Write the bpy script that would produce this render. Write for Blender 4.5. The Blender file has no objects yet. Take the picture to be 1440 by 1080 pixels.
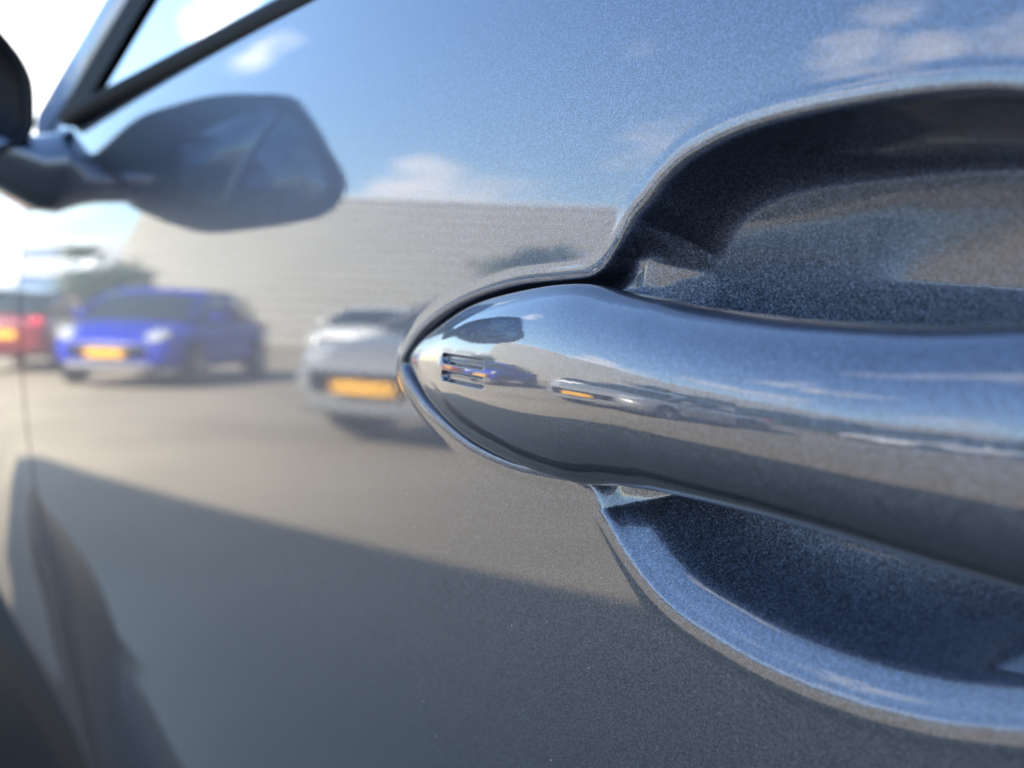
import bpy, bmesh, math, random
import numpy as np
from mathutils import Vector, Matrix
random.seed(3); RNG = np.random.default_rng(5)
R = math.radians
S = bpy.context.scene
COL = S.collection

# ------------------------------------------------------------------ camera
YAW, PITCH = R(31.4), math.atan(110 / 1900)
cam_data = bpy.data.cameras.new('camera'); cam = bpy.data.objects.new('camera', cam_data); COL.objects.link(cam)
cam_data.sensor_width = 36.0; cam_data.lens = 36.0 * 1900 / 1440
cam.location = (0, -.165, .97)
fwd = Vector((-math.cos(YAW) * math.cos(PITCH), math.sin(YAW) * math.cos(PITCH), -math.sin(PITCH)))
cam.rotation_euler = fwd.to_track_quat('-Z', 'Y').to_euler()
cam_data.clip_start = .01; cam_data.clip_end = 2000
cam_data.dof.use_dof = True; cam_data.dof.focus_distance = .292; cam_data.dof.aperture_fstop = 14.0
cam_data.dof.aperture_blades = 0
S.camera = cam

# ------------------------------------------------------------------ light
SUN = Vector((.34, .74, .60)).normalized()        # towards the sun: behind the car, a little to its rear
ELEV = math.asin(SUN.z); AZ = math.atan2(SUN.x, SUN.y)
ld = bpy.data.lights.new('sun', 'SUN'); ld.energy = 4.9; ld.angle = R(.53); ld.color = (1, .93, .82)
sun = bpy.data.objects.new('sun', ld); COL.objects.link(sun); sun.rotation_euler = SUN.to_track_quat('Z', 'Y').to_euler()
sun.location = (0, 0, 30)
world = bpy.data.worlds.new('World'); S.world = world; world.use_nodes = True
S.view_settings.view_transform = 'Standard'; S.view_settings.look = 'None'
S.view_settings.exposure = 2.45; S.view_settings.gamma = 1
S.cycles.use_denoising = True
S.cycles.max_bounces = 8; S.cycles.caustics_reflective = False; S.cycles.caustics_refractive = False
S.cycles.sample_clamp_indirect = 20


def build_world():
    nt = world.node_tree; N = nt.nodes; L = nt.links; N.clear()
    out = N.new('ShaderNodeOutputWorld'); bg = N.new('ShaderNodeBackground'); bg.inputs['Strength'].default_value = .107
    sky = N.new('ShaderNodeTexSky'); sky.sky_type = 'NISHITA'; sky.sun_disc = False
    sky.sun_elevation = ELEV; sky.sun_rotation = AZ; sky.air_density = 1.25; sky.dust_density = .4; sky.ozone_density = 3.2
    tc = N.new('ShaderNodeTexCoord')
    sep = N.new('ShaderNodeSeparateXYZ'); L.new(tc.outputs['Generated'], sep.inputs[0])
    # cloud layer: the view direction carried up to a flat layer overhead
    zz = N.new('ShaderNodeMath'); zz.operation = 'MAXIMUM'; zz.inputs[1].default_value = 0; L.new(sep.outputs['Z'], zz.inputs[0])
    za = N.new('ShaderNodeMath'); za.operation = 'ADD'; za.inputs[1].default_value = .10; L.new(zz.outputs[0], za.inputs[0])
    dv = N.new('ShaderNodeVectorMath'); dv.operation = 'SCALE'
    iv = N.new('ShaderNodeMath'); iv.operation = 'DIVIDE'; iv.inputs[0].default_value = 1; L.new(za.outputs[0], iv.inputs[1])
    L.new(tc.outputs['Generated'], dv.inputs[0]); L.new(iv.outputs[0], dv.inputs['Scale'])
    no = N.new('ShaderNodeTexNoise'); no.inputs['Scale'].default_value = 2.2; no.inputs['Detail'].default_value = 8
    no.inputs['Roughness'].default_value = .58; L.new(dv.outputs[0], no.inputs['Vector'])
    fac_prev = None

    def lobe(az, el, wa, amp):
        """one cloud bank: az from straight ahead of the car towards its left side, el above the horizon, degrees"""
        nonlocal fac_prev
        a, e = R(az), R(el)
        d = (-math.cos(a) * math.cos(e), -math.sin(a) * math.cos(e), math.sin(e))
        dot = N.new('ShaderNodeVectorMath'); dot.operation = 'DOT_PRODUCT'; dot.inputs[1].default_value = d
        L.new(tc.outputs['Generated'], dot.inputs[0])
        mr = N.new('ShaderNodeMapRange'); mr.interpolation_type = 'SMOOTHSTEP'
        mr.inputs['From Min'].default_value = math.cos(R(wa)); mr.inputs['From Max'].default_value = 1
        mr.inputs['To Min'].default_value = 0; mr.inputs['To Max'].default_value = amp
        L.new(dot.outputs['Value'], mr.inputs['Value'])
        if fac_prev is None: fac_prev = mr.outputs[0]
        else:
            ad = N.new('ShaderNodeMath'); ad.operation = 'MAXIMUM'
            L.new(fac_prev, ad.inputs[0]); L.new(mr.outputs[0], ad.inputs[1]); fac_prev = ad.outputs[0]
    for a in CLOUDS: lobe(*a)
    ad = N.new('ShaderNodeMath'); ad.operation = 'ADD'; L.new(no.outputs['Fac'], ad.inputs[0]); L.new(fac_prev, ad.inputs[1])
    ramp = N.new('ShaderNodeMapRange'); ramp.interpolation_type = 'SMOOTHSTEP'
    ramp.inputs['From Min'].default_value = .72; ramp.inputs['From Max'].default_value = 1.0
    L.new(ad.outputs[0], ramp.inputs['Value'])
    mx = N.new('ShaderNodeMix'); mx.data_type = 'RGBA'; L.new(ramp.outputs[0], mx.inputs['Factor'])
    L.new(sky.outputs[0], mx.inputs['A']); mx.inputs['B'].default_value = (7.2, 7.1, 7.0, 1)
    L.new(mx.outputs['Result'], bg.inputs['Color']); L.new(bg.outputs[0], out.inputs['Surface'])


CLOUDS = [(26, 10, 5, .34), (30, 10, 5, .32), (9.0, 21, 3.5, .31), (31.5, 22, 2, .33), (41.7, 21.7, 3, .36), (45.3, 21.2, 3, .36), (42.6, 25, 3, .34), (49, 22, 4, .3),
          (37, 12, 6, .36), (44, 12.5, 6, .34), (58, 11, 6, .32), (66, 16, 8, .30), (72, 52, 26, .27), (52, 38, 14, .26), (-20, 9, 18, .55), (120, 25, 25, .25), (-120, 30, 30, .3), (-60, 40, 25, .25)]
build_world()

# ------------------------------------------------------------------ materials
MATS = {}


def principled(name, col, rough=.5, metal=0, spec=.5, coat=0, **kw):
    if name in MATS: return MATS[name]
    m = bpy.data.materials.new(name); m.use_nodes = True; b = m.node_tree.nodes['Principled BSDF']
    b.inputs['Base Color'].default_value = (*col, 1); b.inputs['Roughness'].default_value = rough
    b.inputs['Metallic'].default_value = metal; b.inputs['Specular IOR Level'].default_value = spec
    b.inputs['Coat Weight'].default_value = coat; b.inputs['Coat Roughness'].default_value = kw.get('coat_rough', .01)
    var = kw.get('var', .12)
    nt = m.node_tree
    no = nt.nodes.new('ShaderNodeTexNoise'); no.inputs['Scale'].default_value = kw.get('scale', 6); no.inputs['Detail'].default_value = 6
    tc = nt.nodes.new('ShaderNodeTexCoord'); nt.links.new(tc.outputs['Object'], no.inputs['Vector'])
    mr = nt.nodes.new('ShaderNodeMapRange'); mr.inputs['From Min'].default_value = .3; mr.inputs['From Max'].default_value = .7
    mr.inputs['To Min'].default_value = 1 - var; mr.inputs['To Max'].default_value = 1 + var
    nt.links.new(no.outputs['Fac'], mr.inputs['Value'])
    mul = nt.nodes.new('ShaderNodeVectorMath'); mul.operation = 'SCALE'; mul.inputs[0].default_value = col
    nt.links.new(mr.outputs[0], mul.inputs['Scale']); nt.links.new(mul.outputs[0], b.inputs['Base Color'])
    MATS[name] = m
    return m


def flake_paint(name, base=(.077, .093, .138)):
    """dark metallic lacquer: tilted flakes under a clear coat with faint orange peel"""
    m = bpy.data.materials.new(name); m.use_nodes = True; nt = m.node_tree; N = nt.nodes; L = nt.links
    b = N['Principled BSDF']
    b.inputs['Metallic'].default_value = 1; b.inputs['Roughness'].default_value = .44
    b.inputs['Coat Weight'].default_value = 1; b.inputs['Coat Roughness'].default_value = .008; b.inputs['Coat IOR'].default_value = 1.68
    tc = N.new('ShaderNodeTexCoord')
    vo = N.new('ShaderNodeTexVoronoi'); vo.inputs['Scale'].default_value = 4500; L.new(tc.outputs['Object'], vo.inputs['Vector'])
    vo2 = N.new('ShaderNodeTexVoronoi'); vo2.inputs['Scale'].default_value = 8000; L.new(tc.outputs['Object'], vo2.inputs['Vector'])
    av = N.new('ShaderNodeMix'); av.data_type = 'RGBA'; av.inputs['Factor'].default_value = .4
    L.new(vo.outputs['Color'], av.inputs['A']); L.new(vo2.outputs['Color'], av.inputs['B'])
    sb = N.new('ShaderNodeVectorMath'); sb.operation = 'SUBTRACT'; sb.inputs[1].default_value = (.5, .5, .5); L.new(av.outputs['Result'], sb.inputs[0])
    sc = N.new('ShaderNodeVectorMath'); sc.operation = 'SCALE'; sc.inputs['Scale'].default_value = .38; L.new(sb.outputs[0], sc.inputs[0])
    ge = N.new('ShaderNodeNewGeometry')
    ad = N.new('ShaderNodeVectorMath'); ad.operation = 'ADD'; L.new(ge.outputs['Normal'], ad.inputs[0]); L.new(sc.outputs[0], ad.inputs[1])
    nm = N.new('ShaderNodeVectorMath'); nm.operation = 'NORMALIZE'; L.new(ad.outputs[0], nm.inputs[0]); L.new(nm.outputs[0], b.inputs['Normal'])
    # flakes differ a little in brightness and tint too
    sepc = N.new('ShaderNodeSeparateColor'); L.new(av.outputs['Result'], sepc.inputs[0])
    mr = N.new('ShaderNodeMapRange'); mr.inputs['From Min'].default_value = 0; mr.inputs['From Max'].default_value = .45; mr.inputs['To Min'].default_value = .42; mr.inputs["To Max"].default_value = 1.7
    pw = N.new('ShaderNodeMath'); pw.operation = 'POWER'; pw.inputs[1].default_value = 3.0; L.new(sepc.outputs['Red'], pw.inputs[0]); L.new(pw.outputs[0], mr.inputs['Value'])
    mu = N.new('ShaderNodeVectorMath'); mu.operation = 'SCALE'; mu.inputs[0].default_value = base; L.new(mr.outputs[0], mu.inputs['Scale'])
    L.new(mu.outputs[0], b.inputs['Base Color'])
    sm = N.new('ShaderNodeTexNoise'); sm.inputs['Scale'].default_value = 22; sm.inputs['Detail'].default_value = 5; L.new(tc.outputs['Object'], sm.inputs['Vector'])
    sr = N.new('ShaderNodeMapRange'); sr.inputs['From Min'].default_value = .45; sr.inputs['From Max'].default_value = .75
    sr.inputs['To Min'].default_value = .006; sr.inputs['To Max'].default_value = .055; L.new(sm.outputs['Fac'], sr.inputs['Value']); L.new(sr.outputs[0], b.inputs['Coat Roughness'])
    no = N.new('ShaderNodeTexNoise'); no.inputs['Scale'].default_value = 420; no.inputs['Detail'].default_value = 4; no.inputs['Roughness'].default_value = .6; L.new(tc.outputs['Object'], no.inputs['Vector'])
    bp = N.new('ShaderNodeBump'); bp.inputs['Strength'].default_value = 1; bp.inputs['Distance'].default_value = .000006
    L.new(no.outputs['Fac'], bp.inputs['Height']); L.new(bp.outputs[0], b.inputs['Coat Normal'])
    MATS[name] = m
    return m


PAINT = flake_paint('metallic_grey_lacquer')
RUBBER = principled('black_rubber', (.004, .004, .005), .7, spec=.12, scale=40)
GLOSSBLACK = principled('black_gloss_trim', (.008, .008, .009), .25, coat=1, scale=40)
PLASTIC = principled('dark_grain_plastic', (.005, .007, .012), .45, spec=.18, scale=60)
GLASS = principled('dark_tinted_glass', (.012, .02, .022), .02, spec=.6, scale=3)
MIRRORGLASS = principled('mirror_glass', (.075, .105, .145), .02, metal=1, var=.01)
TYRE = principled('tyre_rubber', (.015, .015, .015), .7, scale=30)
RIM = principled('alloy_rim', (.5, .5, .52), .3, metal=1, scale=20)
LAMP = principled('headlamp_lens', (.36, .38, .40), .08, coat=1, scale=12)
TAIL = principled('tail_lamp_lens', (.5, .004, .02), .1, coat=1, scale=12)
PLATE = principled('yellow_plate', (.75, .38, .01), .4, scale=8, var=.05)
PLATEWHITE = principled('bumper_trim', (.16, .16, .16), .5, scale=8)


def clear_glass():
    m = bpy.data.materials.new('tinted_car_glass'); m.use_nodes = True; nt = m.node_tree; N = nt.nodes; L = nt.links
    N.remove(N['Principled BSDF']); out = N['Material Output']
    tr = N.new('ShaderNodeBsdfTransparent'); gl = N.new('ShaderNodeBsdfGlossy'); gl.inputs['Roughness'].default_value = .01
    no = N.new('ShaderNodeTexNoise'); no.inputs['Scale'].default_value = 3; rp = N.new('ShaderNodeValToRGB')
    rp.color_ramp.elements[0].color = (.07, .10, .12, 1); rp.color_ramp.elements[1].color = (.09, .12, .14, 1)
    L.new(no.outputs['Fac'], rp.inputs['Fac']); L.new(rp.outputs[0], tr.inputs['Color'])
    fr = N.new('ShaderNodeFresnel'); fr.inputs['IOR'].default_value = 1.6; mx = N.new('ShaderNodeMixShader')
    L.new(fr.outputs[0], mx.inputs[0]); L.new(tr.outputs[0], mx.inputs[1]); L.new(gl.outputs[0], mx.inputs[2]); L.new(mx.outputs[0], out.inputs['Surface'])
    MATS['tinted_car_glass'] = m
    return m


CARGLASS = clear_glass()


# ------------------------------------------------------------------ helpers
def mesh_obj(name, verts, faces, mat, parent=None, smooth=True):
    me = bpy.data.meshes.new(name)
    verts = np.asarray(verts, np.float32); faces = np.asarray(faces, np.int32) if not isinstance(faces, list) else faces
    if isinstance(faces, np.ndarray) and faces.ndim == 2:
        k = faces.shape[1]; n = len(faces)
        me.vertices.add(len(verts)); me.vertices.foreach_set('co', verts.ravel())
        me.loops.add(n * k); me.loops.foreach_set('vertex_index', faces.ravel())
        me.polygons.add(n); me.polygons.foreach_set('loop_start', np.arange(0, n * k, k, dtype=np.int32))
        me.update(calc_edges=True); me.validate()
    else:
        me.from_pydata(verts.tolist(), [], faces); me.update()
    me.polygons.foreach_set('use_smooth', [smooth] * len(me.polygons))
    me.materials.append(mat)
    o = bpy.data.objects.new(name, me); COL.objects.link(o)
    if parent: o.parent = parent
    return o


def grid_faces(n, m, close=False):
    """n rows of m points"""
    i = np.arange(n - 1)[:, None]; j = np.arange(m if close else m - 1)[None, :]
    a = i * m + j; b = i * m + (j + 1) % m; c = (i + 1) * m + (j + 1) % m; d = (i + 1) * m + j
    return np.stack([a, b, c, d], -1).reshape(-1, 4)


def bm_obj(name, bm, mat, parent=None, smooth=False):
    me = bpy.data.meshes.new(name); bmesh.ops.recalc_face_normals(bm, faces=bm.faces); bm.to_mesh(me); bm.free()
    me.polygons.foreach_set('use_smooth', [smooth] * len(me.polygons)); me.materials.append(mat)
    o = bpy.data.objects.new(name, me); COL.objects.link(o)
    if parent: o.parent = parent
    return o


def bx(bm, c, s, bevel=0, rot=None):
    r = bmesh.ops.create_cube(bm, size=1); vs = r['verts']
    for v in vs: v.co = Vector((v.co.x * s[0], v.co.y * s[1], v.co.z * s[2]))
    if bevel:
        es = list({e for v in vs for e in v.link_edges})
        g = bmesh.ops.bevel(bm, geom=es, offset=bevel, segments=2, affect='EDGES', profile=.5)
        vs = list({v for f in g['faces'] for v in f.verts} | {v for v in vs if v.is_valid})
    for v in vs:
        if rot: v.co = rot @ v.co
        v.co += Vector(c)
    return vs


def box(name, c, s, mat, parent=None, bevel=0, rot=None, smooth=False):
    bm = bmesh.new(); bx(bm, c, s, bevel, rot); return bm_obj(name, bm, mat, parent, smooth)


def thing(name, label, cat, loc=(0, 0, 0), rz=0, group=None):
    o = bpy.data.objects.new(name, None); COL.objects.link(o); o.location = loc; o.rotation_euler = (0, 0, rz)
    o['label'] = label; o['category'] = cat
    if group: o['group'] = group
    return o


def tube(name, pts, radii, mat, parent=None, n=14, squash=1.0):
    """swept round bar through the points"""
    P = [Vector(p) for p in pts]; V = []
    for i, p in enumerate(P):
        t = (P[min(i + 1, len(P) - 1)] - P[max(i - 1, 0)]).normalized()
        a = t.cross(Vector((0, 0, 1))); a = (a if a.length > 1e-4 else Vector((1, 0, 0))).normalized(); b = t.cross(a)
        for k in range(n):
            f = 2 * math.pi * k / n; V.append(p + radii[i] * (math.cos(f) * a * squash + math.sin(f) * b))
    F = grid_faces(len(P), n, True).tolist(); F.append(list(range(n))); F.append([len(V) - 1 - k for k in range(n)])
    return mesh_obj(name, [v[:] for v in V], F, mat, parent)


def sstep(a, b, x):
    t = np.clip((x - a) / (b - a), 0, 1); return t * t * (3 - 2 * t)


def catmull(P, sub=9, closed=False):
    P = np.asarray(P, float); n = len(P); out = []
    for i in range(n if closed else n - 1):
        if closed: a, b, c, d = P[(i - 1) % n], P[i], P[(i + 1) % n], P[(i + 2) % n]
        else: a, b, c, d = P[max(i - 1, 0)], P[i], P[i + 1], P[min(i + 2, n - 1)]
        for t in np.arange(sub) / sub:
            out.append(.5 * (2 * b + (c - a) * t + (2 * a - 5 * b + 4 * c - d) * t * t + (-a + 3 * b - 3 * c + d) * t ** 3))
    if not closed: out.append(P[-1])
    return np.array(out)


def sdf(P, X, Z):
    """signed distance to the closed polyline, positive inside"""
    d2 = np.full(X.shape, 1e9, np.float64); inside = np.zeros(X.shape, bool); n = len(P)
    for i in range(n):
        a = P[i]; b = P[(i + 1) % n]; e = b - a; L = e @ e
        if L < 1e-14: continue
        px = X - a[0]; pz = Z - a[1]
        t = np.clip((px * e[0] + pz * e[1]) / L, 0, 1)
        d2 = np.minimum(d2, (px - t * e[0]) ** 2 + (pz - t * e[1]) ** 2)
        c = (a[1] > Z) != (b[1] > Z)
        if abs(e[1]) > 1e-12: inside ^= c & (X < e[0] * (Z - a[1]) / e[1] + a[0])
    return np.where(inside, 1, -1) * np.sqrt(d2)


# ------------------------------------------------------------------ our car: the skin of its left side
ZH, XM = .955, -.165


def side(x, z):
    """how far the plain door skin lies inside the plane y = 0"""
    t = z - ZH
    tl = np.maximum(t, -.17)
    y = tl * tl / 1.4 + np.where(t > 0, 6 * np.abs(t) ** 3, 0) + .20 * np.maximum(-.17 - t, 0)
    y = y + (np.minimum(x, -.3) + .3) ** 2 / 30 + (np.maximum(x, .5) - .5) ** 2 / 12
    # front wing swells out round the wheel
    y = y - .112 * sstep(-.89, -1.22, x) * sstep(.93, .62, z)
    # pressed ripples in the wing and door under the mirror foot
    y = y + .0004 * np.sin((z - .985) * 2 * math.pi / .024 + x * 9) * sstep(-.60, -.74, x) * sstep(.985, 1.0, z) * sstep(1.06, 1.04, z)
    return y


# opening pressed into the door: escutcheon round the nose of the handle, and the finger cup
half = [(-.2311, .9801), (-.2274, .9889), (-.2223, .9931), (-.2166, .9977), (-.2085, 1.0018), (-.1953, 1.0051), (-.1809, 1.0065), (-.165, 1.0068)]
upper = half + [(2 * XM - x, z) for x, z in half[-2::-1]]
halfL = [(-.2365, .9261), (-.2299, .9186), (-.2204, .9113), (-.2101, .9065), (-.1984, .9037), (-.1858, .9015), (-.1725, .9004), (-.165, .9003)]
lower = halfL + [(2 * XM - x, z) for x, z in halfL[-2::-1]]
CUP = np.concatenate([catmull(upper), catmull(lower[::-1])])
pad_pts = [(-.2250, .9785), (-.2473, .9778), (-.271, .9767), (-.2946, .9728), (-.3133, .9667), (-.3238, .9605), (-.329, .9552), (-.3265, .9499), (-.3195, .9449),
           (-.3096, .9401), (-.2912, .9340), (-.2711, .9310), (-.2529, .9306), (-.2417, .9309), (-.2250, .9312)]
PADL = catmull(pad_pts)
PADR = np.stack([2 * XM - PADL[::-1, 0], PADL[::-1, 1]], 1)


def ramp_int(q, steps):
    """depth at distance q inside the edge when the slope steps up by m over each span a..b"""
    g = np.linspace(0, .08, 1600); d = sum(m * sstep(a, b, g) for a, b, m in steps)
    return np.interp(q, g, np.cumsum(d) * (g[1] - g[0]))


def cup_depth(X, Z):
    Zp = Z + .052 * np.maximum(X + .2, 0)
    sc = sdf(CUP, X, Z) - .0016; sl = np.maximum(sdf(PADL, X, Zp), sdf(PADR, X, Zp)) - .0018
    up = sstep(.93, .975, Z)
    q = np.maximum(sc, 0)
    lowe = ramp_int(q, [(0, .0014, .68), (.0060, .0095, .7)])
    uppe = ramp_int(q, [(0, .0030, 2.0)])
    edge = lowe * (1 - up) + uppe * up
    zt = np.array([.895, .905, .918, .930, .945, .960, .970, .975, .980, .985, .990, 1.000, 1.010]); sv = np.array([.55, .51, .43, .30, .07, -.05, -.085, -.125, -.24, -.35, -.44, -.58, -.75])
    zg = np.linspace(.895, 1.010, 400); dg = .0020 + np.cumsum(np.interp(zg, zt, sv)) * (zg[1] - zg[0])
    floor = np.interp(Z, zg, dg) - .008 * ((X - XM) / .075) ** 2
    floor = floor + 10 * np.maximum(X + .180, 0) ** 2 * np.minimum(Z - .93, 0)
    floor = np.maximum(floor, .001)
    k = .010; h = np.clip(.5 + .5 * (floor - edge) / k, 0, 1)
    dc = floor * (1 - h) + edge * h - k * h * (1 - h)
    dc = np.where(sc > 0, np.maximum(dc, 0) * 1.0, 0)
    su = np.maximum(sc, sl) + np.maximum(.012 - np.abs(sc - sl), 0) ** 2 / .048
    tail = sstep(-.270, -.246, X) * sstep(.95, .94, Z)
    dp = (.0055 - .0012 * tail) * sstep(0, 1, su / (.0022 + .0050 * tail)) * sstep(-.012, -.003, sl)
    k = .0022 + .0060 * sstep(-.012, -.002, sl); h = np.clip(.5 + .5 * (dc - dp) / k, 0, 1)
    dep = dp * (1 - h) + dc * h + k * h * (1 - h)
    dep = dep - k / 4 * (1 - sstep(0, .0035, su))
    dep = np.where(su < 0, 0, np.maximum(dep, 0))
    bead = .00014 * np.exp(-((su + .0014) / .0014) ** 2)
    return dep - bead


def side_panel(name, xs, zs, parent, mirror=None, cup=False, hole=None, mat=PAINT):
    X, Z = np.meshgrid(xs, zs, indexing='ij'); Y = side(X, Z)
    if cup:
        mx = (xs > -.36) & (xs < .03); mz = (zs > .88) & (zs < 1.03)
        sub = np.ix_(mx, mz); Y[sub] += cup_depth(X[sub], Z[sub])
    V = np.stack([X, Y if mirror is None else mirror - Y, Z], -1).reshape(-1, 3)
    F = grid_faces(len(xs), len(zs))
    if mirror is not None: F = F[:, ::-1]
    if hole is not None:
        c = V[F].mean(1); keep = np.ones(len(F), bool)
        for hx, hz, hr in hole: keep &= (c[:, 0] - hx) ** 2 + (c[:, 2] - hz) ** 2 > hr * hr
        F = F[keep]
    o = mesh_obj(name, V, F, mat, parent)
    return o


def seg(*a):
    out = []
    for s, e, d in a: out.append(np.arange(s, e, d))
    return np.unique(np.round(np.concatenate(out + [[a[-1][1]]]), 6))


BELT, SILL, WID = 1.085, .28, 1.78
car = thing('parked_car', 'dark metallic grey car whose door, pull handle and wing mirror fill the picture', 'car', (0, 0, 0))
door = side_panel('front_door', seg((-.868, -.36, .004), (-.36, .03, .00035), (.03, .25, .01)),
                  seg((SILL, .86, .006), (.86, .89, .003), (.89, 1.018, .00035), (1.018, BELT, .002)), car, cup=True)
side_panel('front_wing', seg((-2.05, -.8725, .01),), seg((SILL, BELT - .03, .01),), car, hole=[(-1.32, .34, .40)])
side_panel('rear_door', seg((.2545, 1.05, .02),), seg((SILL, BELT, .02),), car)
side_panel('rear_wing', seg((1.0545, 2.05, .02),), seg((SILL, BELT, .02),), car, hole=[(1.28, .31, .35)])
side_panel('right_side', seg((-2.05, 2.05, .03),), seg((SILL, BELT, .03),), car, mirror=WID, hole=[(1.28, .31, .35), (-1.33, .31, .35)])


# handle -----------------------------------------------------------
def handle_mesh():
    hx = np.array([-.3285, -.3262, -.3193, -.3068, -.2842, -.2567, -.2335, -.214, -.1945, -.1815, -.165])
    hz = np.array([.9555, .9553, .95515, .95405, .95375, .9537, .9537, .9534, .9529, .9529, .9529])
    hh = np.array([.0003, .0028, .0062, .01145, .01725, .0202, .0209, .0191, .0177, .0172, .0169])
    hy = np.array([.0025, .0012, -.0010, -.0045, -.0100, -.0150, -.0180, -.0200, -.0215, -.0222, -.0225])   # outermost
    ho = np.array([.0012, .0025, .0045, .0075, .0110, .0130, .0135, .0135, .0135, .0135, .0135])            # depth, outer half
    hi = np.array([.0050, .0060, .0080, .0100, .0120, .0140, .0140, .0090, .0065, .0060, .0060])            # inner half

    def dense(v):
        P = catmull(np.stack([hx, v], 1), 24); return P

    def full(v):
        P = dense(v); x = P[:, 0]; return x, P[:, 1]
    xs = np.unique(np.concatenate([-.3285 + .02 * np.linspace(0, 1, 50) ** 2, seg((-.3085, -.289, .0008), (-.289, -.2575, .00022), (-.2575, XM - .0006, .0012)), [XM]]))
    tab = {}
    for k, v in (('z', hz), ('h', hh), ('y', hy), ('o', ho), ('i', hi)):
        x, q = full(v); tab[k] = np.interp(xs, x, q)
    xs2 = np.concatenate([xs, 2 * XM - xs[-2::-1]])
    T = {k: np.concatenate([v, v[-2::-1]]) for k, v in tab.items()}
    ph = np.unique(np.concatenate([np.linspace(-.25, .35, 150), np.linspace(.35, 2 * math.pi - .25, 150)]))[:-1]
    n = 2.15
    cs, sn = np.cos(ph), np.sin(ph)
    cc = np.sign(cs) * np.abs(cs) ** (2 / n); ss = np.sign(sn) * np.abs(sn) ** (2 / n)
    X = np.repeat(xs2[:, None], len(ph), 1)
    Zz = (T['z'] - .052 * np.maximum(xs2 + .2, 0))[:, None] + T['h'][:, None] * ss[None]
    yc = T['y'] + T['o']
    Y = yc[:, None] - np.where(cc[None] > 0, T['o'][:, None] * cc[None], T['i'][:, None] * cc[None])
    # two short touch grooves near the nose
    for zc in (.95715, .95300):
        zl = zc - .014 * (X + .27325)
        a = np.maximum(np.abs(X + .27325) - .0138, 0); b = np.abs(Zz - zl); dist = np.hypot(a, b)
        Y += np.where(cc[None] > 0, .0013 * (1 - sstep(.00055, .0014, dist)), 0)
    V = np.stack([X, Y, Zz], -1).reshape(-1, 3)
    F = grid_faces(len(xs2), len(ph), True)[:, ::-1]
    return V, F


V, F = handle_mesh()
mesh_obj('door_handle', V, F, PAINT, door)

# window line, glass, pillar --------------------------------------------------
def strip(name, x0, x1, y0, z0, w, h, mat, parent, bevel=.003):
    return box(name, ((x0 + x1) / 2, y0, z0), (x1 - x0, w, h), mat, parent, bevel, smooth=True)


yb = float(side(np.array(0.), np.array(BELT)))
strip('belt_moulding', -.80, 1.3, yb + .001, BELT - .008, .012, .010, RUBBER, car, .003)
RY = .17


def glass_pt(x, f): return (x, yb + .012 + f * (RY - yb - .012) * (1 - .15 * (1 - f)), BELT + f * .335)


def pane(name, x0, x1, xt0, xt1, parent, mat, mirror=None, n=10, m=12, off=0):
    V = []
    for i in range(n):
        f = i / (n - 1)
        for j in range(m):
            t = j / (m - 1); x = (x0 + (x1 - x0) * t) * (1 - f) + (xt0 + (xt1 - xt0) * t) * f
            p = glass_pt(x, f); y = p[1] + off
            V.append((x, y if mirror is None else mirror - y, p[2]))
    F = grid_faces(n, m); F = F if mirror is not None else F[:, ::-1]
    return mesh_obj(name, V, F, mat, parent)


pane('side_window', -.80, .235, -.33, .235, car, CARGLASS)
pane('side_window', .30, 1.05, .30, .95, car, CARGLASS)
pane('side_window', -.80, 1.05, -.33, .95, car, CARGLASS, mirror=WID)
pane('window_frame', .235, .30, .235, .30, car, GLOSSBLACK, off=-.004)
pane('sail_panel', -.872, -.80, -.372, -.33, car, RUBBER, off=-.003)
for mir in (False, True):
    pts = [glass_pt(-.905 + .50 * (k / 8) ** 1.0, k / 8) for k in range(9)]
    pts = [(p[0], p[1] + .010, p[2] - .01) for p in pts]
    if mir: pts = [(p[0], WID - p[1], p[2]) for p in pts]
    tube('roof_pillar', pts, [.030] * 9, PAINT, car, squash=.6)
    pts = [glass_pt(1.12 - .1 * k / 8, k / 8) for k in range(9)]
    if mir: pts = [(p[0], WID - p[1], p[2]) for p in pts]
    tube('roof_pillar', pts, [.07] * 9, PAINT, car, squash=.3)


def roof_mesh():
    xs = np.linspace(-.42, 1.35, 24); ys = np.linspace(RY - .01, WID - RY + .01, 18); V = []
    for x in xs:
        for y in ys:
            a = (y - WID / 2) / (WID / 2 - RY); V.append((x, y, 1.42 + .05 * (1 - abs(a) ** 3) - .03 * ((x - .3) / .8) ** 2 * .5))
    return V, grid_faces(24, 18)


V, F = roof_mesh(); mesh_obj('roof', V, F, PAINT, car)


def sheet(name, a0, a1, b0, b1, mat, bow=.04, n=10):
    V = []
    for i in range(n):
        f = i / (n - 1)
        for j in range(n):
            t = j / (n - 1)
            p = (Vector(a0).lerp(Vector(a1), t)).lerp(Vector(b0).lerp(Vector(b1), t), f); p.z += bow * 4 * t * (1 - t) * (1 - f * .5)
            V.append(p[:])
    return mesh_obj(name, V, grid_faces(n, n), mat, car)


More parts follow.
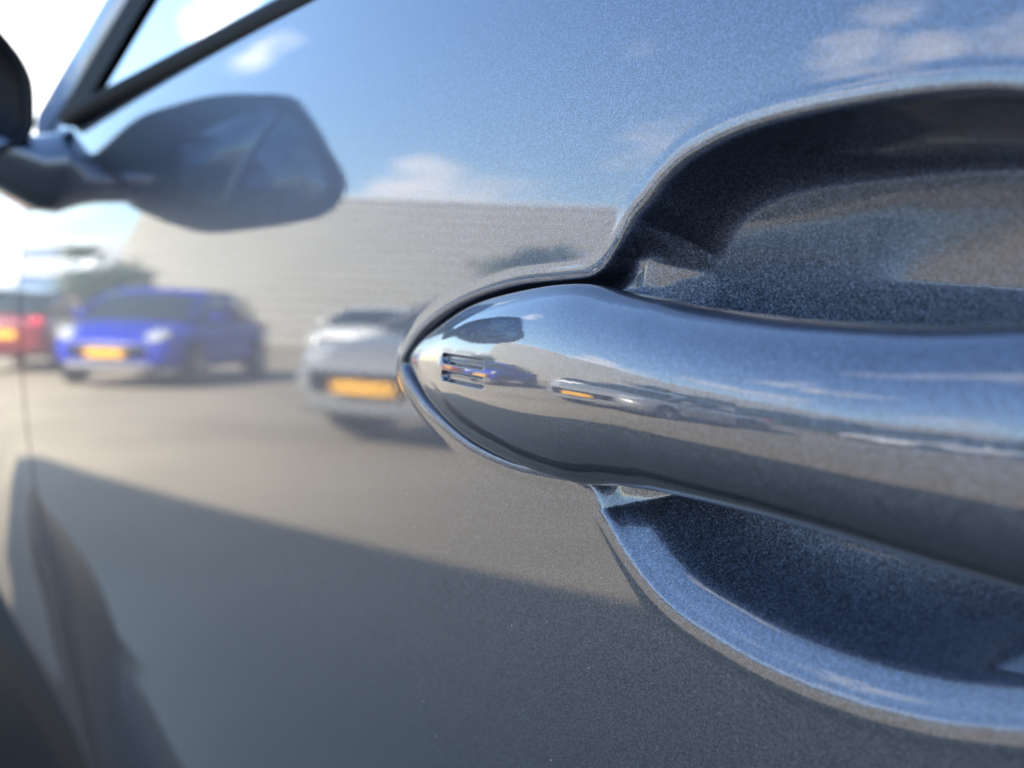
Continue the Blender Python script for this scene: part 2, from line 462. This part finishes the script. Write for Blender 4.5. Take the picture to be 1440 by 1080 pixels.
sheet('windscreen', (-.95, .1, 1.05), (-.95, WID - .1, 1.05), (-.42, RY, 1.41), (-.42, WID - RY, 1.41), CARGLASS)
sheet('rear_window', (1.35, RY, 1.40), (1.35, WID - RY, 1.40), (1.85, .16, 1.08), (1.85, WID - .16, 1.08), CARGLASS)
sheet('bonnet', (-2.05, .14, .80), (-2.05, WID - .14, .80), (-.95, .022, 1.054), (-.95, WID - .022, 1.054), PAINT)
box('front_bumper', (-2.07, WID / 2, .52), (.16, WID - .12, .58), PAINT, car, .06, smooth=True)
box('tailgate', (1.98, WID / 2, .70), (.18, WID - .18, .86), PAINT, car, .06, smooth=True)
box('floor_pan', (0, WID / 2, .27), (3.9, WID - .12, .12), PLASTIC, car, .02)
box('dashboard', (-.62, WID / 2, .95), (.5, WID - .2, .16), PLASTIC, car, .04, smooth=True)


SEATM = principled('seat_fabric', (.03, .03, .034), .85, scale=30)
for sx in (.15, 1.0):
    for sy in (.50, WID - .50):
        st = box('seat', (sx, sy, .62), (.50, .50, .18), SEATM, car, .06, smooth=True)
        box('backrest', (sx + .28, sy, .90), (.14, .48, .60), SEATM, st, .05, Matrix.Rotation(R(14), 3, 'Y'), smooth=True)
        box('headrest', (sx + .38, sy, 1.25), (.09, .26, .16), SEATM, st, .035, Matrix.Rotation(R(10), 3, 'Y'), smooth=True)
bm = bmesh.new()
rr, rt = .18, .016
rings = [[bm.verts.new(((rr + rt * math.cos(b)) * math.cos(a), (rr + rt * math.cos(b)) * math.sin(a), rt * math.sin(b))) for b in np.linspace(0, 2 * math.pi, 9)[:-1]] for a in np.linspace(0, 2 * math.pi, 33)[:-1]]
for i in range(32):
    for j in range(8): bm.faces.new((rings[i][j], rings[(i + 1) % 32][j], rings[(i + 1) % 32][(j + 1) % 8], rings[i][(j + 1) % 8]))
for k in range(3): bx(bm, (math.cos(2.1 * k) * .08, math.sin(2.1 * k) * .08, -.01), (.17, .03, .015), 0, Matrix.Rotation(2.1 * k, 3, 'Z'))
sw = bm_obj('steering_wheel', bm, PLASTIC, car, True); sw.location = (-.28, .50, .97); sw.rotation_euler = (0, R(66), 0)


# dust that has settled on the lacquer
bm = bmesh.new()
for k in range(70):
    x, z = random.uniform(-.33, -.03), random.uniform(.84, 1.03)
    if sdf(CUP, np.array([x]), np.array([z]))[0] > -.004 or -.34 < x < .0 and .925 < z < .98: continue
    y = float(side(np.array(x), np.array(z)))
    bmesh.ops.create_icosphere(bm, subdivisions=1, radius=random.choice((.00007, .0001, .00016)), matrix=Matrix.Translation((x, y, z)))
dust = bm_obj('dust', bm, principled('pale_dust', (.6, .58, .54), .9, scale=200), door, True); dust['kind'] = 'stuff'


def wheel(parent, loc, r=.31, w=.2, out=-1):
    bm = bmesh.new(); n = 28; prof_ = [(r - .10, -w / 2), (r - .03, -w / 2), (r, -w / 2 + .03), (r, w / 2 - .03), (r - .03, w / 2), (r - .10, w / 2)]
    rings = [[bm.verts.new((q * math.cos(2 * math.pi * k / n), y, q * math.sin(2 * math.pi * k / n))) for k in range(n)] for q, y in prof_]
    for a, b in zip(rings, rings[1:] + rings[:1]):
        for k in range(n): bm.faces.new((a[k], a[(k + 1) % n], b[(k + 1) % n], b[k]))
    t = bm_obj('wheel', bm, TYRE, parent, True); t.location = loc
    bm = bmesh.new()
    bmesh.ops.create_cone(bm, cap_ends=True, segments=24, radius1=r - .1, radius2=r - .1, depth=.02, matrix=Matrix.Rotation(R(90), 4, 'X'))
    for k in range(5):
        bx(bm, (0, 0, 0), (.05, .05, r - .12), .006, None)
        for v in bm.verts[-1:]: pass
    bm.free()
    bm = bmesh.new()
    bmesh.ops.create_cone(bm, cap_ends=True, segments=16, radius1=.05, radius2=.05, depth=.06, matrix=Matrix.Translation((0, out * w * .42, 0)) @ Matrix.Rotation(R(90), 4, 'X'))
    for k in range(5):
        M = Matrix.Rotation(R(72 * k), 3, 'Y')
        bx(bm, M @ Vector((0, out * w * .40, (r - .1) / 2)), (.055, .04, r - .1), .006, M)
    bm_obj('rim', bm, RIM, t)
    return t


for x in (-1.33, 1.28):
    for y, o in ((.13, -1), (WID - .13, 1)):
        fr = x < 0 and o < 0
        wheel(car, (-1.32 if fr else x, y - (.05 if fr else 0), .345 if fr else .31), r=.345 if fr else .31, out=o)
        bm = bmesh.new(); n = 24; rr = .41 if fr else .36; cx_, cz_ = (-1.32, .34) if fr else (x, .31)
        ys_ = (y - .02, y + .30) if o < 0 else (y + .02, y - .30)
        rows = [[bm.verts.new((cx_ + rr * q * math.cos(math.pi * (k / n * 1.1 - .05)), yy, cz_ + rr * q * math.sin(math.pi * (k / n * 1.1 - .05)))) for k in range(n + 1)] for yy, q in ((ys_[0], 1), (ys_[1], 1), (ys_[1], .02))]
        for a, b in zip(rows, rows[1:]):
            for k in range(n): bm.faces.new((a[k], a[k + 1], b[k + 1], b[k]))
        bm_obj('wheel_arch', bm, PLASTIC, car, True)


# black trim added round the left wheel arch to darken its reflection in the door
V = []; na, nr = 60, 10
for i in range(na):
    a = math.pi * (-.02 + 1.04 * i / (na - 1))
    for j in range(nr):
        q = j / (nr - 1); r_ = .398 + .125 * q
        x, z = -1.32 + r_ * math.cos(a), max(.34 + r_ * math.sin(a), SILL)
        x = min(x, -.876)
        V.append((x, float(side(np.array(x), np.array(z))) - .012 * (1 - (2 * q - 1) ** 6) + .001, z))
mesh_obj('added_arch_trim', V, grid_faces(na, nr), PLASTIC, car)


# wing mirror ----------------------------------------------------------
def loft(name, sections, mat, parent, smooth=True, caps=True):
    n = len(sections[0]); V = [p for s in sections for p in s]
    F = grid_faces(len(sections), n, True).tolist()
    if caps: F.append(list(range(n))[::-1]); F.append([len(V) - n + k for k in range(n)])
    o = mesh_obj(name, V, F, mat, parent, smooth); return o


def poly_round(P, sub=6, k=.22):
    """rounded closed outline"""
    P = [Vector(p) for p in P]; out = []; n = len(P)
    for i in range(n):
        a, b, c = P[i - 1], P[i], P[(i + 1) % n]; p0 = b.lerp(a, k); p1 = b.lerp(c, k)
        for s in range(sub):
            t = s / (sub - 1); out.append(((1 - t) ** 2) * p0 + 2 * t * (1 - t) * b + t * t * p1)
    return out


# outline of the rear face (y, z), seen from behind
MO = [(.004, 1.060), (.004, 1.10), (-.03, 1.139), (-.086, 1.161), (-.122, 1.138), (-.170, 1.090), (-.164, 1.056), (-.095, 1.031), (-.045, 1.044)]
mo = poly_round(MO, 8, .34)
cy, cz = sum(p[0] for p in mo) / len(mo), sum(p[1] for p in mo) / len(mo)


def msec(x, k, dz=0): return [(x, cy + (p[0] - cy) * k, cz + dz + (p[1] - cz) * k) for p in mo]


head = loft('wing_mirror', [msec(-.792, .90), msec(-.784, .93), msec(-.780, .985), msec(-.786, 1.0), msec(-.83, .98), msec(-.87, .86), msec(-.895, .62), msec(-.905, .25)], PLASTIC, car)
gl = [(-.038, 1.094), (-.056, 1.126), (-.078, 1.140), (-.086, 1.141), (-.086, 1.048), (-.056, 1.056)]
gr = [(-.090, 1.141), (-.112, 1.131), (-.153, 1.090), (-.149, 1.066), (-.105, 1.044), (-.090, 1.047)]
for q in (gl, gr):
    P = poly_round(q, 4, .2)
    loft('mirror_glass', [[(-.788, p[0], p[1]) for p in P], [(-.7805, p[0], p[1]) for p in P], [(-.7795, cy + (p[0] - cy) * .985, cz + (p[1] - cz) * .985) for p in P]], MIRRORGLASS, head)
# foot between the door shoulder and the mirror head
ft = poly_round([(-.845, 1.026), (-.79, 1.024), (-.775, 1.052), (-.80, 1.068), (-.86, 1.066)], 5, .3)
secs = []
for y, k, dz in ((.06, 1.25, .008), (.028, 1.12, .003), (.008, 1.0, 0), (-.03, .72, .014), (-.06, .5, .026)):
    secs.append([(-.815 + (p[0] + .815) * k, y, 1.048 + dz + (p[1] - 1.048) * k) for p in ft])
loft('mirror_foot', secs, PAINT, car)

# ------------------------------------------------------------------ the place
def ground_mat():
    m = bpy.data.materials.new('pale_asphalt'); m.use_nodes = True; nt = m.node_tree; N = nt.nodes; L = nt.links; b = N['Principled BSDF']
    tc = N.new('ShaderNodeTexCoord')
    n1 = N.new('ShaderNodeTexNoise'); n1.inputs['Scale'].default_value = .35; n1.inputs['Detail'].default_value = 8; L.new(tc.outputs['Object'], n1.inputs['Vector'])
    n2 = N.new('ShaderNodeTexNoise'); n2.inputs['Scale'].default_value = 60; n2.inputs['Detail'].default_value = 4; L.new(tc.outputs['Object'], n2.inputs['Vector'])
    r = N.new('ShaderNodeValToRGB'); r.color_ramp.elements[0].color = (.178, .150, .106, 1); r.color_ramp.elements[1].color = (.30, .255, .184, 1)
    r.color_ramp.elements[0].position = .3; r.color_ramp.elements[1].position = .7; L.new(n1.outputs['Fac'], r.inputs['Fac'])
    mr = N.new('ShaderNodeMapRange'); mr.inputs['To Min'].default_value = .7; mr.inputs['To Max'].default_value = 1.3; L.new(n2.outputs['Fac'], mr.inputs['Value'])
    s = N.new('ShaderNodeVectorMath'); s.operation = 'SCALE'; L.new(r.outputs[0], s.inputs[0]); L.new(mr.outputs[0], s.inputs['Scale'])
    L.new(s.outputs[0], b.inputs['Base Color']); b.inputs['Roughness'].default_value = .9
    return m


g = mesh_obj('ground', [(-600, -600, 0), (600, -600, 0), (600, 600, 0), (-600, 600, 0)], [[0, 1, 2, 3]], ground_mat(), smooth=False)
g['kind'] = 'structure'


def make_car(label, paint, loc, rz, name='parked_car', group='cars parked across the tarmac', L=4.1, W=1.76, Hh=1.45, hood=.86, lip=PLATEWHITE):
    t = thing(name, label, 'car', loc, rz, group)
    hw = W / 2
    st = [(-L / 2, .80, .38, .80), (-L / 2 + .10, .93, .26, .92), (-L / 2 + .5, 1.0, .22, .97), (-.6, 1.0, .20, .95), (.45, 1.0, .20, .94), (1.0, 1.0, .20, hood + .06),
          (L / 2 - .55, .99, .21, hood), (L / 2 - .22, .93, .22, hood - .09), (L / 2 - .05, .82, .25, hood - .22), (L / 2, .66, .34, hood - .34)]
    secs = []
    for x, k, zb, zt in st:
        w = hw * k; h = [(-.86 * w, zb), (-.98 * w, zb + .1), (-w, (zb + zt) / 2), (-.985 * w, zt - .14), (-.90 * w, zt - .03), (-.6 * w, zt + .015), (0, zt + .03)]
        ring = h + [(-y, z) for y, z in h[-2::-1]]
        secs.append([(x, y, z) for y, z in ring])
    b = loft('body', secs, paint, t)
    mod = b.modifiers.new('subdivision', 'SUBSURF'); mod.levels = 1; mod.render_levels = 2
    # cabin
    cab = [(-L / 2 + .22, .80, .93, .95), (-L / 2 + .45, .86, .93, Hh - .12), (-.7, .90, .93, Hh - .02), (.1, .90, .93, Hh - .03), (.42, .90, .93, Hh - .12), (1.12, .86, .90, .93)]
    secs = []
    for x, k, zb, zt in cab:
        w = hw * k; f = (zt - zb) / .5; wt = w * (1 - .17 * f)
        ring = [(-w, zb), (-(w + wt) / 2 - .01, (zb + zt) / 2), (-wt, zt - .03 * f), (-wt * .8, zt), (0, zt + .03 * f)]
        ring = ring + [(-y, z) for y, z in ring[-2::-1]]
        secs.append([(x, y, z) for y, z in ring])
    loft('cabin_glass', secs, GLASS, t)
    V = []
    for x, k, z in ((-L / 2 + .42, .80, Hh - .09), (-.7, .84, Hh + .018), (.1, .83, Hh + .008), (.40, .80, Hh - .085)):
        for a in np.linspace(-1, 1, 9): V.append((x, a * hw * k * .87, z + .03 * (1 - abs(a) ** 3) - .015))
    mesh_obj('roof', V, grid_faces(4, 9)[:, ::-1], paint, t)
    for s in (-1, 1):
        tube('roof_pillar', [(1.13, s * hw * .87, .93), (.78, s * hw * .82, 1.17), (.40, s * hw * .735, Hh - .09)], [.035, .03, .03], paint, t, 8)
        tube('roof_pillar', [(-.35, s * hw * .915, .93), (-.36, s * hw * .83, 1.2), (-.38, s * hw * .765, Hh - .03)], [.04] * 3, paint, t, 8)
        bm = bmesh.new(); bmesh.ops.create_uvsphere(bm, u_segments=16, v_segments=10, radius=1)
        for v in bm.verts: v.co = Vector((v.co.x * .20, v.co.y * .17, v.co.z * .085))
        o = bm_obj('headlight', bm, LAMP, t, True); o.location = (L / 2 - .25, s * hw * .66, hood - .16); o.rotation_euler = (0, R(25), s * R(-28))
        o = box('tail_light', (-L / 2 + .06, s * hw * .76, .84), (.12, .24, .15), TAIL, t, .03, smooth=True)
        bm = bmesh.new(); bmesh.ops.create_uvsphere(bm, u_segments=12, v_segments=8, radius=1)
        for v in bm.verts: v.co = Vector((v.co.x * .08, v.co.y * .11, v.co.z * .07))
        o = bm_obj('wing_mirror', bm, paint, t, True); o.location = (.72, s * (hw + .07), 1.0)
        for x in (1.28, -1.25):
            bm = bmesh.new(); bmesh.ops.create_cone(bm, cap_ends=True, segments=24, radius1=.36, radius2=.36, depth=.04, matrix=Matrix.Rotation(R(90), 4, 'X'))
            o = bm_obj('wheel_arch', bm, RUBBER, t); o.location = (x, s * (hw - .015), .33)
            wheel(t, (x, s * (hw - .08), .31), out=s)
    box('grille', (L / 2 - .03, 0, .50), (.10, W * .58, .16), RUBBER, t, .02)
    box('bumper_lip', (L / 2 - .03, 0, .30), (.14, W * .66, .10), lip, t, .03, smooth=True)
    box('number_plate', (L / 2 + .045, 0, .47), (.02, .52, .115), PLATE, t, .004)
    box('number_plate', (-L / 2 - .01, 0, .62), (.03, .52, .115), PLATE, t, .004)
    return t


def car_paint(name, col, metal=.0): return principled(name, col, .3, metal=metal, coat=1, scale=3, var=.04)


BLUE = principled('blue_paint', (.003, .018, .27), .35, spec=.25, scale=3, var=.04); RED = car_paint('red_paint', (.13, .005, .010)); SILVER = car_paint('silver_paint', (.30, .30, .29), .3)
WHITE = car_paint('white_paint', (.75, .75, .73)); DARK = car_paint('graphite_paint', (.05, .055, .065))


def at(az, dist): a = R(az); return (-math.cos(a) * dist, -math.sin(a) * dist, 0)


make_car('bright blue hatchback with yellow number plate, mirrored in the door left of the handle', BLUE, at(14.6, 15), R(36))
make_car('silver hatchback with yellow number plate, mirrored beside the nose of the handle', SILVER, at(33.6, 8.6), R(70))
make_car('dark red car with lit red tail lamp, mirrored at the left edge of the door', RED, at(7.6, 18.5), R(205))
make_car('white car partly hidden behind the silver car, mirrored left of the handle nose', WHITE, at(25.2, 24), R(44))
make_car('white car standing in front of the green hedge, mirrored in the handle', WHITE, at(58, 17), R(100), L=4.3)
make_car('dark red car far along the hedge, mirrored at the right end of the handle', RED, at(78, 21), R(95), L=4.3)

# unseen building added on the sun side to lay its straight edged shadow
SH = principled('shadow_building_render', (.5, .5, .48), .7, scale=.8, var=.05)
blocker = thing('shadow_building', 'unseen flat roofed building added behind the grey car to throw the straight shadow seen in the door', 'building', (-4.25, 5.45, 0), R(-12.9))
box('wall', (6, 4, 2.4), (12, 8, 4.8), SH, blocker)
box('coping', (6, 4, 4.88), (12.1, 8.1, .16), principled('pale_coping', (.62, .61, .58), .6, scale=2), blocker, .03)
for k in range(3): box('window', (2.2 + 3.6 * k, -.02, 1.9), (2.8, .10, 2.4), GLASS, blocker, .01)

# warehouse across the car park
CLAD = principled('beige_cladding', (.41, .39, .335), .7, scale=.6, var=.05)
COPING = principled('pale_coping', (.62, .61, .58), .6, scale=2)
bld = thing('warehouse', 'long flat roofed beige warehouse reflected across the door and handle', 'building', (-37, -8, 0), 0)
A, B = Vector((0, 0, 0)), Vector((14, -48, 0)); dirv = (B - A).normalized(); ang = math.atan2(dirv.y, dirv.x); RotZ = Matrix.Rotation(ang, 3, 'Z'); LEN = (B - A).length
wall_c = A.lerp(B, .5) + RotZ @ Vector((0, -6, 0))
box('wall', (wall_c.x, wall_c.y, 3.55), (LEN, 12, 7.1), CLAD, bld, 0, RotZ)
bm = bmesh.new()
for k in range(13):
    c = A.lerp(B, .5) + RotZ @ Vector((0, .02, 0)); bx(bm, (c.x, c.y, .5 + .5 * k), (LEN, .06, .05), 0, RotZ)
o = bm_obj('cladding_rib', bm, CLAD, bld); o['kind'] = 'stuff'
c = wall_c; box('coping', (c.x, c.y, 7.2), (LEN + .2, 12.2, .22), COPING, bld, .03, RotZ)
for k in (33, 43):
    c = A + dirv * k + RotZ @ Vector((0, .03, 0)); box('loading_door', (c.x, c.y, 1.9), (3.6, .12, 3.8), principled('shutter', (.36, .37, .37), .5), bld, .02, RotZ)

# pale three arched hall added beyond the cars to streak the door's reflection
HALL = principled('pale_metal_sheet', (.52, .54, .56), .55, scale=1.2, var=.06)
hall = thing('streak_hall', 'pale hall with three arched roofs added beyond the red car to streak the reflection under the wing mirror', 'building', (-64, -1.5, 0), R(4))
for k in range(3):
    y0 = -5.0 * k; pts = []
    for xx in (0, -22):
        for i in range(15):
            a = math.pi * i / 14; pts.append((xx, y0 - 2.5 + 2.5 * math.cos(a), 4.6 + 2.0 * math.sin(a)))
    F = grid_faces(2, 15).tolist(); F.append(list(range(15))[::-1])
    mesh_obj('roof', pts, F, HALL, hall, False)
    box('wall', (-11, y0 - 2.5, 2.3), (22, 4.98, 4.6), HALL, hall)
    box('door', (.03, y0 - 2.5, 1.8), (.1, 3.2, 3.6), principled('hall_door', (.12, .2, .34), .5), hall, .02)
    bm = bmesh.new()
    for i in range(4): bx(bm, (.05, y0 - 1 - i, 5.2), (.08, .25, .9))
    bm_obj('louvre', bm, principled('louvre_grey', (.2, .21, .22), .6), hall)

LEAF = principled('leaf_green', (.045, .075, .04), .6, scale=2, var=.4)
BARK = principled('bark', (.09, .07, .05), .9)


def leaves(name, centers, size, parent):
    n = len(centers); a = RNG.normal(size=(n, 3)); a /= np.linalg.norm(a, axis=1)[:, None]
    b = np.cross(a, RNG.normal(size=(n, 3))); b /= np.linalg.norm(b, axis=1)[:, None]
    s = (size * RNG.uniform(.6, 1.4, n))[:, None]
    V = np.stack([centers - a * s, centers + b * s * .5, centers + a * s, centers - b * s * .5], 1).reshape(-1, 3)
    return mesh_obj(name, V, np.arange(4 * n).reshape(-1, 4), LEAF, parent, False)


hd = thing('hedge', 'tall dark green hedge along the warehouse, mirrored as a band in the handle', 'hedge', (0, 0, 0))
p0, p1 = Vector(at(30.5, 24)), Vector(at(82, 34))
n = 26000; t = RNG.uniform(0, 1, n); hz_ = 2.9 + .25 * np.sin(t * 60) + .2 * np.sin(t * 23)
cen = np.stack([p0.x + (p1.x - p0.x) * t, p0.y + (p1.y - p0.y) * t, RNG.uniform(.1, 1, n) ** .8 * hz_], 1) + RNG.normal(size=(n, 3)) * [.28, .28, .08]
leaves('foliage', cen, .16, hd)
dh = (p1 - p0); ah = math.atan2(dh.y, dh.x); c = (p0 + p1) / 2
box('stem', (c.x, c.y, 1.25), (dh.length - .3, .5, 2.5), LEAF, hd, 0, Matrix.Rotation(ah, 3, 'Z'))


def tree(label, loc, h, r):
    t = thing('broadleaf_tree', label, 'tree', loc)
    tube('trunk', [(0, 0, 0), (.05, .02, h * .3), (0, .1, h * .6), (.1, 0, h * .85)], [.2, .16, .1, .03], BARK, t, 10)
    for k in range(6):
        a = k * 1.05; tube('limb', [(0, .03, h * .35 + .08 * k * h * .5), (math.cos(a) * r * .4, math.sin(a) * r * .4, h * .55 + .03 * k), (math.cos(a) * r * .8, math.sin(a) * r * .8, h * .7)], [.08, .05, .02], BARK, t, 6)
    cl = RNG.normal(size=(26, 3)); cl = cl / np.linalg.norm(cl, axis=1)[:, None] * RNG.uniform(.4, 1, (26, 1)) * [r, r, h * .3] + [0, 0, h * .66]
    c = cl[RNG.integers(0, 26, 4500)] + RNG.normal(size=(4500, 3)) * r * .2
    leaves('crown', c, .15, t)


tree('dark green tree behind the blue and red cars, mirrored at the left of the door', at(12, 34), 3.0, 1.5)
